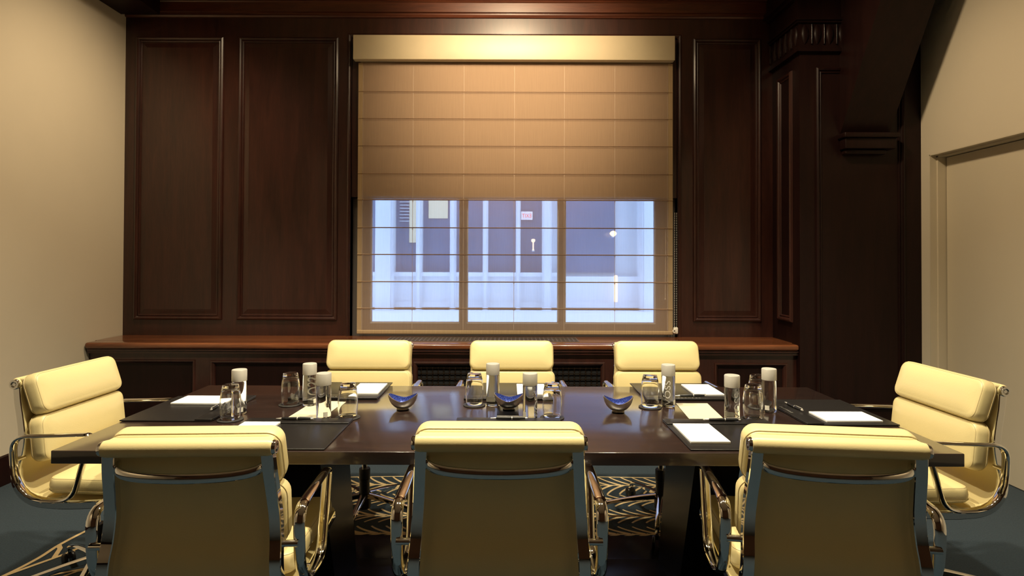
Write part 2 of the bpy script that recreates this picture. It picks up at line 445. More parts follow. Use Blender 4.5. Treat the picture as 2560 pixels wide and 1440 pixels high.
# right bay: pilaster projecting flush with the sill, panelled face, carved capital
PX0 = 2.06
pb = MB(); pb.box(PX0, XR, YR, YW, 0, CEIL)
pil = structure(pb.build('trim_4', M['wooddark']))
FACE = lambda u, v, h: (u, YR-h, v)
FLANK = lambda u, v, h: (PX0-h, u, v)
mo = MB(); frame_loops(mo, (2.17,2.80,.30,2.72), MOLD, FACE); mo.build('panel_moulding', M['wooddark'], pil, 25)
mo = MB(); frame_loops(mo, (YR+.10,YW-.10,.90,2.73), MOLD, FLANK); mo.build('panel_moulding', M['wood'], pil, 25)
# capital
cp = MB()
def wrap(z0, z1, out, mb=cp):
    mb.box(PX0-out, 2.40+out*.3, YR-out, YW, z0, z1)
wrap(2.825, 2.85, .030); wrap(2.85, 2.868, .018); wrap(2.868, 3.03, .012)
wrap(3.03, 3.045, .028); wrap(3.045, 3.062, .040); wrap(3.062, 3.20, .022)
wrap(3.20, 3.225, .05); wrap(3.225, 3.26, .075); wrap(3.26, 3.40, .06); wrap(3.40, CEIL, .11)
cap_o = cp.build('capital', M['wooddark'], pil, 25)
def egg_dart(place, n, step):
    mb = MB()
    for i in range(n):
        u = (i+.5)*step
        def at(du, z, h): return place(u+du, z, h)
        # leaf-shaped egg with raised edge
        rs = []
        for (t, wd, hh) in ((0,.004,.004),(.2,.020,.014),(.5,.030,.018),(.8,.024,.014),(1,.008,.004)):
            z = 2.880+.138*t
            rs.append([at(wd*cos(a), z, .012+hh*max(0, sin(a))) for a in [pi*j/8 for j in range(9)]])
        mb.rings(rs, False, True)
        # dart between
        rs = []
        for (t, wd) in ((0,.003),(.25,.010),(.35,.004),(.8,.005),(1,.010)):
            z = 2.880+.138*t
            rs.append([at(step/2+wd*cos(a), z, .012+.016*max(0, sin(a))) for a in [pi*j/6 for j in range(7)]])
        mb.rings(rs, False, True)
    return mb
mb = egg_dart(lambda u, z, h: (PX0-.012+u, YR-h, z), 4, .088); mb.build('carved_band', M['wooddark'], pil, 30)
mb = egg_dart(lambda u, z, h: (PX0-h, YR-.01+u, z), 5, .084); mb.build('carved_band', M['wooddark'], pil, 30)

# slanting wooden brace standing on a small corbel
br = MB(); BX0, BX1 = 2.345, 2.69
poly = [(YR,2.235),(YR-.44,2.97),(YR-.83,3.62),(YR,3.62)]
br.add([(x, y, z) for x in (BX0, BX1) for (y, z) in poly], [(0,1,2,3),(7,6,5,4),(0,4,5,1),(1,5,6,2),(3,2,6,7),(0,3,7,4)])
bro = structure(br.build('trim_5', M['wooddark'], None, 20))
cb = MB()
cb.rbox(BX0-.02, BX1+.02, YR-.10, YR, 2.205, 2.24, .008); cb.rbox(BX0-.005, BX1+.005, YR-.08, YR, 2.13, 2.205, .006)
cb.rbox(BX0+.01, BX1-.05, YR-.055, YR, 2.095, 2.13, .01)
cb.build('corbel', M['wooddark'], bro)

# ------------------------------------------------------------------ window unit
bx0, bx1 = -1.170, 1.272
win = structure(empty('window_1', (0, 0, 0)))
WY = 4.62
fr = MB()
fr.box(OX0, OX1, WY-.03, WY+.06, OZ0, .842); fr.box(OX0, OX1, WY-.03, WY+.06, 1.83, 1.847)
for (x0, x1) in ((OX0,-1.096),(-.383,-.330),(.399,.448),(1.17,OX1)):
    fr.box(x0, x1, WY-.03, WY+.06, .842, 1.847)
fr.build('window_frame', M['frame'], win)
gk = MB()
for (x0, x1) in ((-1.096,-.383),(-.330,.399),(.448,1.17)):
    for (a, b_, c, d_) in ((x0,x1,.842,.852),(x0,x1,1.838,1.847),(x0,x0+.009,.852,1.838),(x1-.009,x1,.852,1.838)):
        gk.box(a, b_, WY-.012, WY+.03, c, d_)
gk.build('glazing_bead', M['stone2'], win)
for (x0, x1) in ((-1.096,-.383),(-.330,.399),(.448,1.17)):
    p = MB(); p.box(x0, x1, WY+.010, WY+.014, .842, 1.847); p.build('window_pane', M['pane'], win)
li = MB(); li.box(bx0+.012, bx1-.012, 4.506, WY+.1, 1.835, OZ1); li.build('lintel_panel', M['lintel'], win)
for (x0, x1) in ((OX0-.001, bx0+.0118), (bx1-.0118, OX1+.001)):
    q = MB(); q.box(x0, x1, 4.535, WY+.1, 1.835, OZ1); q.build('side_jamb', M['wood'], win)

# ------------------------------------------------------------------ roman blind
bl = tag(empty('roman_blind', (0, 4.49, .775)), 'gold-brown sheer silk roman blind lowered over the window with a pale valance', 'blind')
folds = [2.651,2.442,2.230,2.014,1.811,1.595,1.387,1.176,.969]
path = [(0,2.875)]
for z in folds: path += [(0,z+.004),(-.006,z),(0,z-.004)]
path += [(0,.79)]
def strip(mb, x0, x1, dy=0, cols=1):
    vs, fs = [], []
    for (y, z) in path:
        for c in range(cols+1): vs.append((x0+(x1-x0)*c/cols, y+dy, z-.775))
    w_ = cols+1
    for i in range(len(path)-1):
        for c in range(cols): fs.append((i*w_+c, i*w_+c+1, (i+1)*w_+c+1, (i+1)*w_+c))
    mb.add(vs, fs)
fb = MB(); strip(fb, bx0+.034, bx1-.034, 0, 20); fb.build('blind_fabric', M['sheer'], bl, 20)
for (a, b_) in ((bx0, bx0+.034), (bx1-.034, bx1)):
    hb = MB(); strip(hb, a, b_); hb.build('side_hem', M['hem'], bl, 20)
for z in folds:
    t = MB(); t.rbox(bx0, bx1, .001, .007, z-.005-.775, z+.003-.775, .0015, 1); t.build('batten', M['batten'], bl)
bbm = MB(); bbm.rbox(bx0, bx1+.002, -.008, .008, -.003, .026, .006); bbm.build('bottom_bar', M['hem'], bl)
va = MB(); va.rbox(-1.197, 1.272, -.062, .0, 2.882-.775, 3.07-.775, .004, 2, (14,1,2)); va.build('valance', M['valance'], bl)
for x in (-1.135,-.745,-.350,.043,.432,.825,1.235):
    cd = MB(); cd.cyl((x, .010, .03), (x, .010, 2.08), .0016, 6)
    for z in [f-.775 for f in folds if f < 2.1]+[.03]: cd.rbox(x-.004, x+.004, .006, .014, z-.016, z-.006, .002, 1)
    cd.build('lift_cord', M['cord'], bl)
ch = MB()
for dx in (0, .014):
    for i in range(66): 
        zz = .06+i*.0135
        ch.lathe([(0,-.004),(.003,-.002),(.003,.002),(0,.004)], 6, Matrix.Translation((bx1+.016+dx, .0, zz)), False)
ch.build('bead_chain', M['cord'], bl)
ct = MB(); ct.rbox(bx1+.004, bx1+.04, -.012, .008, .004, .055, .008); ct.lathe([(.007,0),(.014,0),(.014,.008),(.007,.008)], 16, Matrix.Translation((bx1+.008,-.012,.028)) @ Matrix.Rotation(R(90),4,'X'), False)
ct.build('chain_tensioner', M['cord'], bl)
pc = MB(); pc.cyl((bx1-.055,.012,.28),(bx1-.050,.012,.83),.0018,6); pc.lathe([(0,0),(.004,.004),(.004,.012),(0,.018)], 8, Matrix.Translation((bx1-.055,.012,.265)), False)
pc.build('pull_cord', M['cord'], bl)

# ------------------------------------------------------------------ radiator cabinet under the window
rc = tag(empty('radiator_cabinet', (0, YR+.05, 0)), 'long dark mahogany radiator cabinet running under the window with pierced metal grille', 'cabinet')
CY = YR+.05
def loc(mb): pass
lg = MB()
VX0, VX1, VY0, VY1 = -.895, .515, 4.235, 4.455
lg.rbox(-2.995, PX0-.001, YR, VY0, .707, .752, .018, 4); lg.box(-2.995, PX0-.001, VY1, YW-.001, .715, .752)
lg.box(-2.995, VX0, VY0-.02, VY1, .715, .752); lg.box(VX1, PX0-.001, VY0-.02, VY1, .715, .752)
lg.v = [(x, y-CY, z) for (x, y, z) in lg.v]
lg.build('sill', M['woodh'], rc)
ub = MB(); ub.box(-2.985, PX0-.001, YR+.022, YR+.06, .675, .707); ub.rbox(-2.985, PX0-.001, YR+.012, YR+.05, .69, .707, .006)
ub.v = [(x, y-CY, z) for (x, y, z) in ub.v]; ub.build('sill_moulding', M['wood'], rc)
FR0 = CY
rects = [(-2.93,-2.235,.14,.615), (-2.12,-.80,.14,.610), (-.672,.688,.14,.605), (.81,1.36,.14,.605), (1.475,1.99,.14,.605)]
fp = MB()
fp.box(-2.985, PX0-.001, 0, .03, .615, .70); fp.box(-2.985, PX0-.001, 0, .03, 0, .14)
xs = [-2.985]+[q for r_ in rects for q in r_[:2]]+[PX0-.001]
for i in range(0, len(xs), 2): fp.box(xs[i], xs[i+1], 0, .03, .14, .615)
fp.build('front_frame', M['wood'], rc)
bs = MB(); bs.rbox(-2.985, PX0-.001, -.018, .0, 0, .11, .006); bs.build('plinth', M['wooddark'], rc)
for i, r_ in enumerate(rects):
    x0, x1, z0, z1 = r_
    P_ = lambda u, v, h: (u, -h, v)
    mo = MB(); frame_loops(mo, (x0-.004,x1+.004,z0-.004,z1+.012), [(0,0),(.004,.008),(.012,.010),(.020,.004),(.026,-.004),(.03,-.02)], P_)
    pm = mo.build('panel_moulding', M['wood'], rc, 25)
    if i != 2:
        pa = MB(); pa.box(x0, x1, .016, .026, z0, z1); pa.build('panel_field', M['wooddark'], rc)
    else:
        vo = MB(); vo.box(x0, x1, .028, .05, z0, z1); vo.build('grille_backing', M['void'], rc)
        g = MB(); st = .040
        nx = int((x1-x0)/st); nz = int((z1-z0-.03)/st)+1
        for k in range(nx+1):
            x = x0+.01+k*(x1-x0-.02)/nx; g.box(x-.0025, x+.0025, .016, .020, z0, z1-.03)
        for k in range(nz+1):
            z = z0+k*(z1-.035-z0)/nz; g.box(x0, x1, .014, .018, z-.0025, z+.0025)
            for q in range(nx+1):
                x = x0+.01+q*(x1-x0-.02)/nx + (0)
                g.lathe([(.0075,0),(.004,.006),(0,.007)], 6, Matrix.Translation((x,.014,z)) @ Matrix.Rotation(R(90),4,'X'), False)
        g.build('front_grille', M['bronze'], rc)
vb = MB(); vb.box(VX0, VX1, VY0-CY, VY1-CY, .705, .712); vb.build('vent_backing', M['void'], rc)
vg = MB(); nc, nr = 46, 5
for k in range(nc+1):
    x = VX0+k*(VX1-VX0)/nc; vg.box(x-.005, x+.005, VY0-CY, VY1-CY, .738, .7535)
for k in range(nr+1):
    y = VY0-CY+k*(VY1-VY0)/nr; vg.box(VX0-.005, VX1+.005, y-.005, y+.005, .7385, .7538)
vg.build('top_vent', simple('painted_vent', (.10,.075,.06), rough=.4, var=.1), rc)

# ------------------------------------------------------------------ across the street
fa = tag(empty('street_building', (0, 9.0, -4)), 'pale stone office building with tall dark windows seen through the blind', 'building')
fz = lambda z: z+4
f1 = MB(); f1.box(-9, 9, .12, .5, fz(-4), fz(12)); f1.build('facade_wall', M['stone2'], fa)
f2 = MB()
f2.box(-9, 9, -.02, .12, fz(.70), fz(1.10)); f2.box(-9, .86, -.08, .12, fz(1.10), fz(1.16)); f2.box(-9, 9, -.06, .12, fz(.62), fz(.70))
f2.build('spandrel_panel', M['stone'], fa)
f3 = MB(); f3.box(-9, 9, -.5, .12, fz(.30), fz(.58)); f3.build('canopy', simple('white_canopy', (.85,.88,.9), rough=.6, var=.04), fa)
for (x0, x1, p) in ((-2.02,-1.76,.22),(-1.42,-1.335,.10),(-.90,-.81,.10),(-.395,-.315,.10),(.115,.185,.10),(.52,.66,.16),(2.02,2.27,.25),(-2.9,-2.6,.2),(-3.9,-3.7,.2),(3.1,3.4,.25),(4.3,4.5,.2)):
    q = MB(); q.box(x0, x1, -p, .12, fz(.30), fz(8)); q.rbox(x0+.02, x1-.02, -p-.03, -p, fz(.30), fz(8), .01, 1); q.build('facade_pier', M['stone'], fa)
ws = [(-2.6,-2.02),(-1.76,-1.42),(-1.335,-.90),(-.81,-.395),(-.315,.115),(.185,.52),(.80,1.66)]
for i, (x0, x1) in enumerate(ws):
    q = MB(); q.box(x0, x1, .08, .125, fz(1.16), fz(5)); wq = q.build('office_window', M['farglass'], fa)
q = MB(); q.box(-1.55, -1.42, .06, .08, fz(1.62), fz(2.9)); q.build('lit_curtain', M['yellowroom'], fa)
q = MB(); q.box(-1.25, -.95, .06, .08, fz(2.0), fz(2.9)); q.build('lit_curtain', M['yellowroom'], fa)
q = MB()
for k in range(7): q.box(-1.70, -1.55, .05, .06, fz(1.95+.05*k), fz(1.96+.05*k))
q.build('window_louvre', M['stone'], fa)
def text_tris(s, size):
    cu = bpy.data.curves.new('t', 'FONT'); cu.body = s; cu.size = size; cu.resolution_u = 6
    ob = bpy.data.objects.new('t', cu); COL.objects.link(ob)
    dg = bpy.context.evaluated_depsgraph_get(); ev = ob.evaluated_get(dg); me = ev.to_mesh()
    vs = [v.co[:] for v in me.vertices]; fs = [tuple(p.vertices) for p in me.polygons]
    ev.to_mesh_clear(); bpy.data.objects.remove(ob); bpy.data.curves.remove(cu)
    return vs, fs
sg = tag(empty('exit_sign_reflection', (.285, 9.03, 1.98)), 'pale exit sign reflected in the middle pane, its red letters reversed', 'sign')  # mirror image of the room's exit sign, modelled as a glowing sign outdoors
q = MB(); q.rbox(-.09, .09, 0, .03, 0, .13, .006); q.build('sign_reflection_box', M['signface'], sg)
vs, fs = text_tris('EXIT', .085); xm = max(v[0] for v in vs)
q = MB(); q.add([(-(v[0]-xm/2)*.85, -.003, v[1]+.035) for v in vs], fs); q.build('sign_lettering', M['signred'], sg)
def glint(name, loc_, prof, m, label, hold=.04):  # lights reflected in the window glass, added as glowing shapes across the street
    o = tag(empty(name, loc_), label, 'glint')
    q = MB(); q.lathe(prof, 16, None, False); q.build('glint_globe', m, o)
    q = MB(); q.cyl((0,.015,prof[0][1]-.015),(0,.015,prof[0][1]+.01), .02, 10); q.cyl((0,0.015,prof[0][1]-.01),(0,.12,prof[0][1]-.01), .008, 8); q.build('glint_bracket', M['stone2'], o)
    return o
glint('globe_glint', (1.60,8.86,1.72), [(0,0),(.03,.008),(.052,.035),(.052,.05),(.03,.075),(0,.085)], M['glow'], 'round glowing orange lamp reflected in the right window pane')
glint('tube_glint', (1.63,8.80,.72), [(.0,0),(.028,.004),(.028,.40),(0,.41)], M['glowdim'], 'tall tubular orange lamp reflected in the window glass')
glint('twin_glint', (.38,8.90,1.50), [(0,0),(.018,.006),(.010,.02),(.010,.12),(.03,.14),(.03,.17),(0,.18)], M['glowdim'], 'slim glowing lamp beneath the exit sign across the street')
st = MB(); st.box(-12, 12, 4.9, 8.95, -4.05, -4.0); structure(st.build('street', simple('wet_street', (.3,.32,.35), rough=.6, var=.1)))

# ------------------------------------------------------------------ conference table
TZ = .74
tb = tag(empty('conference_table', (0, 2.30, 0)), 'large rectangular dark wood conference table with a slab top in the middle of the room', 'table')
t = MB(); t.rbox(-1.432, 1.432, -.476, .482, TZ-.041, TZ, .0025, 2); t.build('table_top', M['table'], tb)
for s in (-1, 1):
    l = MB()
    rs = [[(s*.725,-.10,TZ-.041),(s*.90,-.10,TZ-.041),(s*.90,.30,TZ-.041),(s*.725,.30,TZ-.041)],
          [(s*.665,-.02,.03),(s*.83,-.02,.03),(s*.83,.27,.03),(s*.665,.27,.03)]]
    if s < 0: rs = [list(reversed(r_)) for r_ in rs]
    l.rings(list(reversed(rs))); l.build('leg', M['tleg'], tb, 20)
f = MB(); f.rbox(-.86, .86, .02, .27, .0038, .03, .004, 1); f.build('base_plate', M['tleg'], tb)

# ------------------------------------------------------------------ office chairs (front = +y, origin on the floor under the seat)
prof = catmull([(-.352,.842),(-.345,.79),(-.332,.73),(-.322,.668),(-.326,.60),(-.338,.545),(-.336,.50),(-.312,.458),(-.262,.432),(-.16,.424),(-.02,.430),(.10,.442),(.19,.446)], 5)
def halfw(z): return .220+.024*max(0, min(1, (.85-z)/.36))
CH = empty('office_chair')
# leather sling wrapped over the top and front rolls
sl = MB(); th = .006
ring = []
P2 = [Vector(p[:2]) for p in prof]
for i, p in enumerate(P2):
    tng = (P2[min(i+1, len(P2)-1)]-P2[max(i-1, 0)]).normalized(); nn = Vector((-tng.y, tng.x))
    hw = halfw(p.y)
    cols = [-1,-.5,0,.5,1]
    a = [(c*hw, p.x+nn.x*th/2, p.y+nn.y*th/2) for c in cols]; b_ = [(c*hw, p.x-nn.x*th/2, p.y-nn.y*th/2) for c in reversed(cols)]
    ring.append(a+b_)
sl.rings(ring)
def roll(cy, cz, r, hw):
    sl.lathe([(0,-hw),(r*.55,-hw),(r*.9,-hw+.004),(r,-hw+.014),(r,hw-.014),(r*.9,hw-.004),(r*.55,hw),(0,hw)], 20, Matrix.Translation((0,cy,cz)) @ Matrix.Rotation(R(90),4,'Y'), False)
roll(-.368,.853,.0225,.226); roll(.197,.440,.018,.24)
sl.rbox(-.218, .218, -.368, -.312, .858, .874, .006)      # flap from the roll to the top cushion
sl.build('sling', M['leather'], CH)
for s in (-1, 1):
    e = MB(); e.lathe([(0,.004),(.006,.004),(.007,.0),(.010,.0),(.011,.006),(.017,.006),(.019,.002),(.019,-.008)], 20, Matrix.Translation((s*.226,-.368,.853)) @ Matrix.Rotation(R(90)*s,4,'Y'), False)
    e.build('end_cap', M['chrome'], CH)
    e = MB()
    def rx(z): return s*(.2065+.024*max(0, min(1, (.85-z)/.36)))
    pts = []
    for i, p in enumerate(P2):
        tng = (P2[min(i+1, len(P2)-1)]-P2[max(i-1, 0)]).normalized()
        pts.append((rx(p.y), p.x+tng.y*.0125, p.y-tng.x*.0125))
    e.sweep(pts, [(-.0165,-.011),(-.0145,-.0135),(.0145,-.0135),(.0165,-.011),(.0165,.0105),(.0145,.013),(.005,.013),(.005,.006),(-.005,.006),(-.005,.013),(-.0145,.013),(-.0165,.0105)])
    e.build('side_rail', M['chrome'], CH, 30)
    # armrest: a flat closed loop
    loop = rounded_poly([(-.330,.676),(-.042,.684),(-.108,.446),(-.315,.440)], [.055,.022,.05,.135], 7)
    a = MB(); a.sweep([(s*.280, p[0], p[1]) for p in loop], [(-.013,-.0055),(-.008,-.0075),(.008,-.0075),(.013,-.0055),(.0165,0),(.013,.005),(.004,.007),(-.004,.007),(-.013,.005),(-.0165,0)], closed=True)
    a.build('armrest', M['chrome'], CH, 50)
    g = MB()
    g.cyl((s*.225,-.332,.585),(s*.280,-.332,.585),.009,14); g.build('armrest_peg', M['chrome'], CH)
    g = MB(); g.cyl((s*.238,-.17,.440),(s*.280,-.17,.440),.009,14); g.build('armrest_peg', M['chrome'], CH)
# curved spreader across the back
sp = MB(); pts = []
for i in range(33):
    a = pi*i/32; u = -cos(a); q = abs(sin(a))**.62
    pts.append((u*.192, -.350-.044*q, .806-.024*q))
rs = []
for i, p in enumerate(pts):
    p = Vector(p); tng = (Vector(pts[min(i+1,32)])-Vector(pts[max(i-1,0)])).normalized(); nn = tng.cross(Vector((0,0,1))).normalized(); up = nn.cross(tng)
    rs.append([(p+nn*.007*cos(b_)+up*.014*sin(b_))[:] for b_ in [2*pi*k/12 for k in range(12)]])
sp.rings(rs); sp.build('back_spreader', M['chrome'], CH, 60)
# padded cushions
def rrect(hx, hz, r, k=6):
    r = max(.0008, min(r, hx*.98, hz*.98)); out = []
    for (cx, cz, a0) in ((hx-r,hz-r,0),(-hx+r,hz-r,90),(-hx+r,-hz+r,180),(hx-r,-hz+r,270)):
        for j in range(k+1):
            a = R(a0+90*j/k); out.append((cx+r*cos(a), cz+r*sin(a)))
    return out
def cushion(w_, l_, t_, M4, name):
    """box cushion: w_ along x, l_ along local z, t_ along local y, plumped front face towards +y"""
    RC, e = .038, .017; hx, hz = w_/2, l_/2; rs = []
    def ring(ins, y): rs.append([(M4 @ Vector((p[0], y, p[1])))[:] for p in rrect(hx-ins, hz-ins, max(RC-ins, .027))])
    def side(y0, sgn, B):
        for j in range(5):
            a = R(90*j/4); yield e*(1-cos(a)), y0+sgn*e*sin(a)
        for j in range(1, 11):
            q = j/10; ins = e+(min(hx, hz)-.003-e)*q; yield ins, y0+sgn*(e+B*(1-(1-q)**2.4))
    back = list(side(-t_/2+e, -1, .004)); front = list(side(t_/2-e, 1, .008))
    for (i_, y) in reversed(back): ring(i_, y)
    ring(-.0022, 0)
    for (i_, y) in front: ring(i_, y)
    c = MB(); c.rings(rs); o = c.build(name, M['leather'], CH, 70)
    for (yy, ins) in ((-.27, -.001), (t_/2-.0045, .0058)):
        yy = yy*t_ if yy < 0 else yy
        sm = MB(); sm.tube([(M4 @ Vector((p[0], yy, p[1])))[:] for p in rrect(hx-ins, hz-ins, RC-ins)], .0011, 5, True)
        sm.build('seam', M['leather_d'], o)
    return o
T = Matrix.Translation
cushion(.462, .156, .062, T((0,-.300,.812)) @ Matrix.Rotation(R(18),4,'X'), 'back_cushion')
cushion(.476, .174, .062, T((0,-.278,.650)) @ Matrix.Rotation(R(6),4,'X'), 'back_cushion')
cushion(.476, .445, .060, T((0,-.020,.474)) @ Matrix.Rotation(R(-90-1.5),4,'X') @ Matrix.Rotation(R(180),4,'Z') , 'seat_cushion')
me_ = MB(); me_.rbox(-.23, .23, -.06, -.02, .395, .418, .006); me_.rbox(-.23, .23, .07, .11, .400, .424, .006); me_.rbox(-.055, .055, -.25, .05, .365, .402, .012)
me_.build('tilt_mechanism', M['blackp'], CH)
def lift(o, top=True):
    if o.type == 'MESH':
        for v in o.data.vertices: v.co.x *= .965
    for c in o.children: lift(c, False)
    if top: o.location.z += .02
for c in list(CH.children): lift(c)
HUB = (0, -.21, 0)
c = MB(); c.lathe([(.0,.055),(.030,.055),(.034,.065),(.034,.10),(.030,.125),(.026,.13),(.026,.20),(.0285,.202),(.0285,.255),(.0265,.26),(.0,.26)], 24, None, False); c.build('base_hub', M['blackp'], CH, 38, HUB)
c = MB(); c.cyl((0,0,.26),(0,0,.392),.014,16); c.build('column', M['chrome'], CH, 38, HUB)
for k in range(5):
    d_ = Vector((1, 0, 0)); lt = Vector((0, 1, 0))
    pts = [d_*.028+Vector((0,0,.118)), d_*.10+Vector((0,0,.112)), d_*.20+Vector((0,0,.099)), d_*.275+Vector((0,0,.086)), d_*.293+Vector((0,0,.076)), d_*.298+Vector((0,0,.060))]
    L_ = MB(); L_.sweep(pts, [(-.013,-.010),(-.006,-.013),(.006,-.013),(.013,-.010),(.012,.006),(.006,.010),(-.006,.010),(-.012,.006)], lat=lt, scale=[1.25,1.05,.9,.8,.75,.7])
    lo = L_.build('base_leg', M['chrome'], CH, 45, HUB); lo.rotation_euler.z = 2*pi*k/5 + R(70)
    cs = MB(); o_ = d_*.298
    cs.cyl((o_[0],o_[1],.045),(o_[0],o_[1],.066),.006,10)
    for s in (-1, 1):
        cc = o_+Vector((.012, 0, .0255)); ax = lt
        Mx = T(cc+ax*(s*.008)) @ (ax*s).to_track_quat('Z','Y').to_matrix().to_4x4()
        cs.lathe([(0,0),(.022,0),(.025,.003),(.025,.009),(.022,.013),(.0,.014)], 20, Mx, False)
    cs.rbox(-.009, .009, -.010, .010, .03, .052, .004, 1, M=T((o_[0], o_[1], 0)))
    cs.build('caster', M['blackp'], lo)
GC = 'cream leather chairs round the conference table'
chairs = [
    ((-.021, 1.858, 0), 0, 'cream leather chair seen squarely from behind, middle of the near row'),
    ((-.843, 1.877, 0), R(2.6), 'cream leather chair seen from behind, left end of the near row'),
    ((.906, 1.885, 0), R(-7.2), 'cream leather chair seen from behind, right end of the near row'),
    ((-.744, 2.820, 0), R(180), 'cream leather chair facing the viewer, left of the three under the window'),
    ((.019, 2.820, 0), R(180), 'cream leather chair facing the viewer, middle of the three under the window'),
    ((.797, 2.820, 0), R(180), 'cream leather chair facing the viewer, right of the three under the window'),
    ((-1.470, 2.385, 0), R(-90), 'cream leather chair at the left head of the table beside the cream wall'),
    ((1.432, 2.325, 0), R(90), 'cream leather chair at the right head of the table in front of the door'),
]
spins = [(20,0),(45,.021),(5,.018),(0,0),(30,0),(-18,0),(0,0),(24,0)]
for i, (l_, rz, lab) in enumerate(chairs):
    if i == 0: o = CH; o.location = l_; o.rotation_euler = (0,0,rz)
    else: o = dup(CH, l_, rz)
    tag(o, lab, 'chair', GC)
    swivel, drop = spins[i]
    for c in o.children:
        if c.name.startswith('base_leg'): c.rotation_euler.z += R(swivel)
        elif drop and not c.name.startswith(('base_hub', 'column')): c.location.z -= drop

# ------------------------------------------------------------------ place settings
Z0 = TZ+.0004
MT = empty('desk_mat')
m_ = MB(); m_.rbox(-.193, .193, -.17, .17, 0, .0052, .0024, 2); m_.build('mat_base', M['mat'], MT)
m_ = MB(); m_.rbox(-.193, .193, .108, .171, .0053, .0098, .0022, 2); m_.build('pen_strip', M['mat'], MT)
# small silver marks pressed in the strip, too small to read
g = MB(); rnd = random.Random(4)
for k in range(7):
    x = -.045+.015*k
    for (u0, v0, u1, v1) in rnd.sample([(0,0,.007,0),(0,.004,.006,.004),(0,.008,.007,.008),(0,0,0,.008),(.007,0,.007,.008),(.0,.0,.007,.008),(.0035,0,.0035,.008)], 3):
        a = Vector((x+u0,.150+v0,.0101)); b_ = Vector((x+u1,.150+v1,.0101)); t_ = (b_-a).normalized(); s_ = Vector((-t_.y,t_.x,0))*.0007
        g.add([(a+s_)[:],(a-s_)[:],(b_-s_)[:],(b_+s_)[:]], [(0,1,2,3)])
g.build('silver_mark', M['pen'], MT)
NP = MB(); NP.mi = 0; NP.rbox(-.065, .065, -.104, .104, 0, .0075, .0006, 1)
NP.m = [0]*len(NP.f)
np_o = NP.build('notepad', M['paper'])
PN = empty('ballpoint_pen')
p = MB(); RotX = Matrix.Rotation(R(90),4,'Y')
p.lathe([(0,-.048),(.0030,-.048),(.0048,-.044),(.0055,-.01),(.0055,.010)], 14, RotX, True); p.lathe([(.0055,.012),(.0055,.035),(.0042,.060),(.0,.060)], 14, RotX, False); p.build('barrel', M['blackp'], PN)
p = MB(); p.lathe([(0,-.068),(.001,-.068),(.0016,-.062),(.0032,-.050),(.0032,-.048)], 12, RotX, True); p.build('pen_tip', M['pen'], PN)
p = MB(); p.lathe([(.0059,.0095),(.0059,.0125)], 14, RotX, True); p.lathe([(.0040,.060),(.0034,.068),(.0,.070)], 12, RotX, True)
p.build('pen_ring', M['pen'], PN)
p = MB(); p.rbox(.018, .064, -.0014, .0014, .0058, .0072, .0005, 1); p.rbox(.060, .066, -.0014, .0014, .002, .0072, .0005, 1); p.build('pen_clip', M['pen'], PN)
CO = MB(); CO.lathe([(0,0),(.044,0),(.046,.001),(.046,.003),(.044,.004),(0,.004)], 40, None, False); co_o = CO.build('coaster', M['coaster'])
GL = MB()
GL.lathe([(.0310,0),(.0325,0.0008),(.0345,.012),(.0368,.035),(.0374,.055),(.0362,.080),(.0330,.105),(.0292,.122),(.0278,.1275),(.0265,.1285),(0,.1280),
          ][::1], 40, None, False)
GL.lathe([(0,.113),(.020,.113),(.0262,.110),(.0305,.100),(.0336,.079),(.0350,.055),(.0344,.035),(.0322,.012),(.0310,0)], 40, None, False)
gl_o = GL.build('glass_tumbler', M['glass'], None, 60)
BT = empty('water_bottle'); BR_, BH = .0275, .128
q = MB(); q.lathe([(0,0),(.023,0),(.0265,.003),(BR_,.007),(BR_,BH-.004),(.0265,BH),(0,BH)], 48, None, False); q.build('bottle_body', M['water'], BT, 50)
q = MB(); q.lathe([(0,BH+.0004),(BR_+.0004,BH+.0004),(BR_+.0006,BH+.002),(BR_+.0006,BH+.042),(BR_-.001,BH+.0445),(0,BH+.0445)], 48, None, False); q.build('bottle_cap', M['cap'], BT, 40)
vs, fs = text_tris('VOSS', .036); xm = max(v[0] for v in vs)
BTv = {}
def wrapped_text(mb, ang0):
    out = []
    for v in vs:
        h = .010+v[0]/xm*.100; a = ang0 - (v[1]-.0125)/BR_*.95   # reads from the bottom up
        out.append(((BR_+.0004)*cos(a), (BR_+.0004)*sin(a), h))
    mb.add(out, fs)
def sticker(mb, ang0):
    n = 5; vv = []
    for i in range(n+1):
        a = ang0+(i/n-.5)*.62
        for z in (.012,.030): vv.append(((BR_+.0005)*cos(a), (BR_+.0005)*sin(a), z))
    mb.add(vv, [(2*i,2*i+2,2*i+3,2*i+1) for i in range(n)])

seats = {  # name: (mat centre x, y, rotation, words)
    'FL': (-.771, 2.004, 0, 'near left seat'), 'FC': (.002, 2.020, 0, 'near middle seat'), 'FR': (.772, 2.012, R(0), 'near right seat'),
    'BL': (-.755, 2.668, R(180), 'far left seat'), 'BC': (.003, 2.664, R(180), 'far middle seat'), 'BR': (.787, 2.668, R(180), 'far right seat'),
    'HL': (-1.268, 2.345, R(-90), 'left head of the table'), 'HR': (1.265, 2.320, R(90), 'right head of the table')}
where = {'FL':'before the near left chair','FC':'before the near middle chair','FR':'before the near right chair','BL':'before the far left chair','BC':'before the far middle chair','BR':'before the far right chair','HL':'at the left head of the table','HR':'at the right head of the table'}
first = True
for k, (x, y, rz, w_) in seats.items():
    o = MT if first else dup(MT); first = False
    o.location = (x, y, Z0); o.rotation_euler = (0,0,rz)
    tag(o, 'black leather desk mat '+where[k], 'desk mat', 'black desk mats')
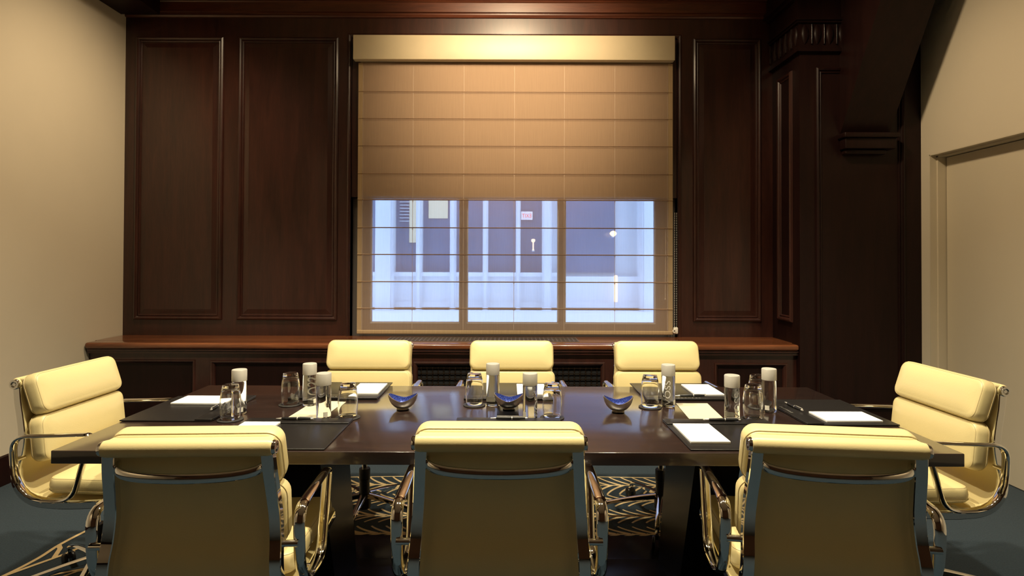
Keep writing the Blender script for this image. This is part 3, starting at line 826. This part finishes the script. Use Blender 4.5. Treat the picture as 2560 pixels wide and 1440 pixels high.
pads = {'FL': (-.890,2.008,0), 'FR': (.662,2.002,0), 'BL': (-.640,2.672,0), 'BC': (.106,2.670,0), 'BR': (.892,2.674,0), 'HL': (-1.278,2.447,R(90)), 'HR': (1.284,2.217,R(90))}
first = True
for k, (x, y, rz) in pads.items():
    o = np_o if first else np_o.copy()
    if not first: COL.objects.link(o)
    first = False
    o.location = (x, y, Z0+.0056); o.rotation_euler = (0,0,rz)
    tag(o, 'white notepad on the black desk mat '+where[k], 'notepad', 'white notepads on desk mats')
pens = {'FL': (-.785,2.142,0), 'FC': (.004,2.157,0), 'FR': (.790,2.148,R(-1.5)), 'BR': (.795,2.529,R(2)), 'HR': (1.155,2.352,R(-88)), 'HL': (-1.160,2.330,R(-86))}
first = True
for k, (x, y, rz) in pens.items():
    o = PN if first else dup(PN); first = False
    o.location = (x, y, Z0+.0162); o.rotation_euler = (0,0,rz)
    tag(o, 'black and silver pen on the desk mat '+where[k], 'pen', 'pens on desk mats')
glasses = {'FL': (-.609,2.213),'FC': (.169,2.223),'FR': (.931,2.208),'BL': (-.902,2.411),'BC': (-.139,2.412),'BR': (.584,2.390),'HL': (-1.040,2.180),'HR': (1.030,2.400)}
gw = {'FL':'below the left blue bowl, right of the front left bottle','FC':'standing right of the middle blue bowl','FR':'in front of another glass at right end','BL':'behind the others at left, nearest the radiator cabinet','BC':'standing left of the middle blue bowl','BR':'just right of the right blue bowl','HL':'nearest the left head chair','HR':'half hidden behind the rightmost bottle'}
first = True
for k, (x, y) in glasses.items():
    o = co_o if first else co_o.copy(); g_ = gl_o if first else gl_o.copy()
    if not first: COL.objects.link(o); COL.objects.link(g_)
    first = False
    o.location = (x, y, Z0); g_.location = (x, y, Z0+.0045); g_.rotation_euler = (0,0,random.random()*6)
    tag(o, 'grey coaster under the glass '+gw[k], 'coaster', 'coasters under glasses')
    tag(g_, 'clear upturned tumbler '+gw[k], 'glass', 'upturned glasses')
# bottles: position, lettering angle, sticker angle, words
bots = [((-.698,2.203), R(168), R(-58), 'clear water bottle with silver cap between cream sheet and left bowl'),
        ((.084,2.213), R(-28), R(-142), 'clear water bottle with silver cap just right of the middle blue bowl'),
        ((.844,2.190), R(-70), R(80), 'clear water bottle with silver cap on the near side, in front of right cream sheet'),
        ((-.820,2.404), R(92), R(-20), 'clear water bottle whose white lettering shows mirrored, behind the left cream sheet'),
        ((-.063,2.416), R(20), R(100), 'clear water bottle with silver cap behind the middle blue bowl, at left'),
        ((.664,2.408), R(-112), R(-42), 'clear water bottle with white upright lettering behind the right cream sheet'),
        ((-1.048,2.268), R(185), R(-52), 'clear water bottle with silver cap nearest the left head chair'),
        ((1.044,2.325), R(20), R(-130), 'clear water bottle with silver cap nearest the right head chair')]
for i, ((x, y), la, sa, lab) in enumerate(bots):
    o = BT if i == 0 else empty('water_bottle')
    if i:
        for ch_ in [c for c in BT.children if c.name.startswith(('bottle_body','bottle_cap'))]:
            c = ch_.copy(); COL.objects.link(c); c.parent = o
    o.location = (x, y, Z0); tag(o, lab, 'bottle', 'water bottles on the table')
    q = MB(); wrapped_text(q, la); q.build('lettering', M['lettering'], o)
    q = MB(); sticker(q, sa); q.build('sticker', M['sticker'], o)

# bowls: boat-shaped silver shells, blue enamel inside
BW = empty('enamel_bowl')
def bowl_pt(t, a, off):
    rim = .037+.024*(abs(cos(a))**1.6)          # tips left and right stand higher
    ph = t*(pi/2)*.93
    rr = sin(ph)**.9; z = (1-cos(ph))/(1-cos(pi/2*.93))
    rx, ry = .060-off, .047-off
    return (rx*rr*cos(a), ry*rr*sin(a), .002+off*.7+(rim-.0)*z*(1 if off == 0 else (rim-off*.7)/rim))
NT, NA = 12, 48
def bowl_surf(off, flip):
    mb = MB(); vs_ = [bowl_pt(0,0,off)]; fs_ = []
    for i in range(1, NT+1):
        for j in range(NA): vs_.append(bowl_pt(i/NT, 2*pi*j/NA, off))
    for j in range(NA):
        k = (j+1) % NA; fs_.append((0,1+k,1+j) if not flip else (0,1+j,1+k))
        for i in range(NT-1):
            a = 1+i*NA; b_ = a+NA
            fs_.append((a+j,a+k,b_+k,b_+j) if not flip else (a+j,b_+j,b_+k,a+k))
    mb.add(vs_, fs_); return mb
sh = bowl_surf(0, False)
# rim band
sh.add([bowl_pt(1,2*pi*j/NA,0) for j in range(NA)]+[bowl_pt(1,2*pi*j/NA,.0032) for j in range(NA)], [(j,(j+1)%NA,NA+(j+1)%NA,NA+j) for j in range(NA)])
sh.lathe([(0,0),(.024,0),(.026,.003),(.022,.007),(0,.007)], 24, None, False)
sh.build('bowl_shell', M['silver'], BW, 60)
bowl_surf(.0032, True).build('enamel_lining', M['blue'], BW, 60)
for i, (x, y, dz, rz, lab) in enumerate([(-.423,2.345,0,R(3),'small silver bowl with blue enamel inside, left of the three'), (.004,2.335,.0050,R(-4),'small silver bowl with blue enamel inside, middle one on the black pad'), (.439,2.318,0,R(-3),'small silver bowl with blue enamel inside, right of the three')]):
    o = BW if i == 0 else dup(BW)
    o.location = (x, y, Z0+dz); o.rotation_euler = (0,0,rz); tag(o, lab, 'bowl', 'blue enamel bowls')
# sheets between the mats
def sheet(pts, label):
    mb = MB(); n = len(pts); vv = [(p[0],p[1],0) for p in pts]+[(p[0],p[1],.0010) for p in pts]
    mb.add(vv, [(3,2,1,0),(4,5,6,7)]+[(i,(i+1)%4,4+(i+1)%4,4+i) for i in range(4)])
    o = mb.build('paper_sheet', M['cream'], None, 20, (0,0,Z0)); tag(o, label, 'paper', 'cream paper sheets'); return o
sheet([(-.838,2.188),(-.706,2.188),(-.690,2.470),(-.822,2.470)], 'cream paper sheet on the table between left bottles')
sheet([(.688,2.186),(.820,2.186),(.842,2.456),(.709,2.456)], 'cream paper sheet on the table between right bottles')
kp = empty('memo_pad', (0, 2.312, Z0)); tag(kp, 'small black pad with white page edges under the middle bowl', 'notepad')
q = MB(); q.box(-.042,.042,-.074,.074,0,.0035); q.build('page_block', M['paper'], kp)
q = MB(); q.rbox(-.0425,.0425,-.0735,.0745,.0036,.0046,.0003,1); q.build('cover', M['tleg'], kp)

# ------------------------------------------------------------------ lights
def spot(name, loc_, aim, power, col, size=110, blend=.7, rad=.06):
    d_ = bpy.data.lights.new(name, 'SPOT'); d_.energy = power; d_.color = col; d_.spot_size = R(size); d_.spot_blend = blend; d_.shadow_soft_size = rad
    o = bpy.data.objects.new(name, d_); COL.objects.link(o); o.location = loc_
    o.rotation_euler = (Vector(aim)-Vector(loc_)).to_track_quat('-Z','Y').to_euler(); return o
WARM = (1,.88,.64); WARM2 = (1,.77,.48)
for x in (-.92, 0, .92): spot('downlight', (x,1.80,3.58), (x,1.98,0), 140, WARM, 108, .6, .05)
spot('wall_washer', (-1.55,3.45,3.54), (-3.0,4.0,1.15), 88, WARM2, 100, 1, .15)
spot('wall_washer', (1.0,2.9,3.54), (2.92,3.8,1.4), 80, WARM2, 84, 1, .12)
spot('wall_washer', (.04,2.60,3.56), (.04,4.45,2.85), 215, WARM2, 66, 1, .12)
for (x, y) in ((-1.7,-.6),(1.7,-.6)): spot('wall_washer', (x,y,3.56), (x*2,y-.1,1.3), 60, WARM2, 95, .9, .1)
spot('wall_washer', (.04,3.0,3.52), (.04,4.5,3.1), 34, WARM2, 112, 1, .2)
for x in (-1.35, 1.35): spot('downlight', (x,3.45,3.58), (x,3.5,0), 75, WARM, 62, .6, .05)
spot('wall_washer', (-1.3,3.4,3.55), (-1.5,4.45,1.4), 9, WARM2, 80, 1, .2)
spot('wall_washer', (1.1,3.4,3.55), (1.2,4.45,1.2), 7, WARM2, 80, 1, .2)

wd = bpy.data.worlds.new('overcast_sky'); scene.world = wd; wd.use_nodes = True
bg = wd.node_tree.nodes['Background']; bg.inputs['Color'].default_value = (.42,.62,1,1); bg.inputs['Strength'].default_value = 2.0

# ------------------------------------------------------------------ camera
cam = bpy.data.cameras.new('camera'); co_ = bpy.data.objects.new('camera', cam); COL.objects.link(co_)
cam.sensor_width = 36; cam.lens = 1450/2560*36; cam.clip_start = .05
pitch, rl = .0114, .0035
fwd = Vector((0, cos(pitch), sin(pitch))); up0 = Vector((0, -sin(pitch), cos(pitch))); r0 = Vector((1,0,0))
rt = r0*cos(rl)+up0*sin(rl); up = -r0*sin(rl)+up0*cos(rl)
Mc = Matrix(((rt.x, up.x, -fwd.x, 0), (rt.y, up.y, -fwd.y, 0), (rt.z, up.z, -fwd.z, EYE), (0,0,0,1)))
co_.matrix_world = Mc
cam.shift_x = (1280-1271.058)/2560; cam.shift_y = -(720-635.469)/2560
scene.camera = co_
scene.view_settings.view_transform = 'Standard'; scene.view_settings.look = 'None'
scene.view_settings.exposure = 1.0; scene.view_settings.gamma = 1
cy = scene.cycles; cy.max_bounces = 10; cy.diffuse_bounces = 4; cy.glossy_bounces = 5; cy.transmission_bounces = 9; cy.use_adaptive_sampling = True; cy.adaptive_threshold = .025; cy.adaptive_min_samples = 16; cy.transparent_max_bounces = 16; cy.sample_clamp_indirect = 6; cy.use_denoising = True
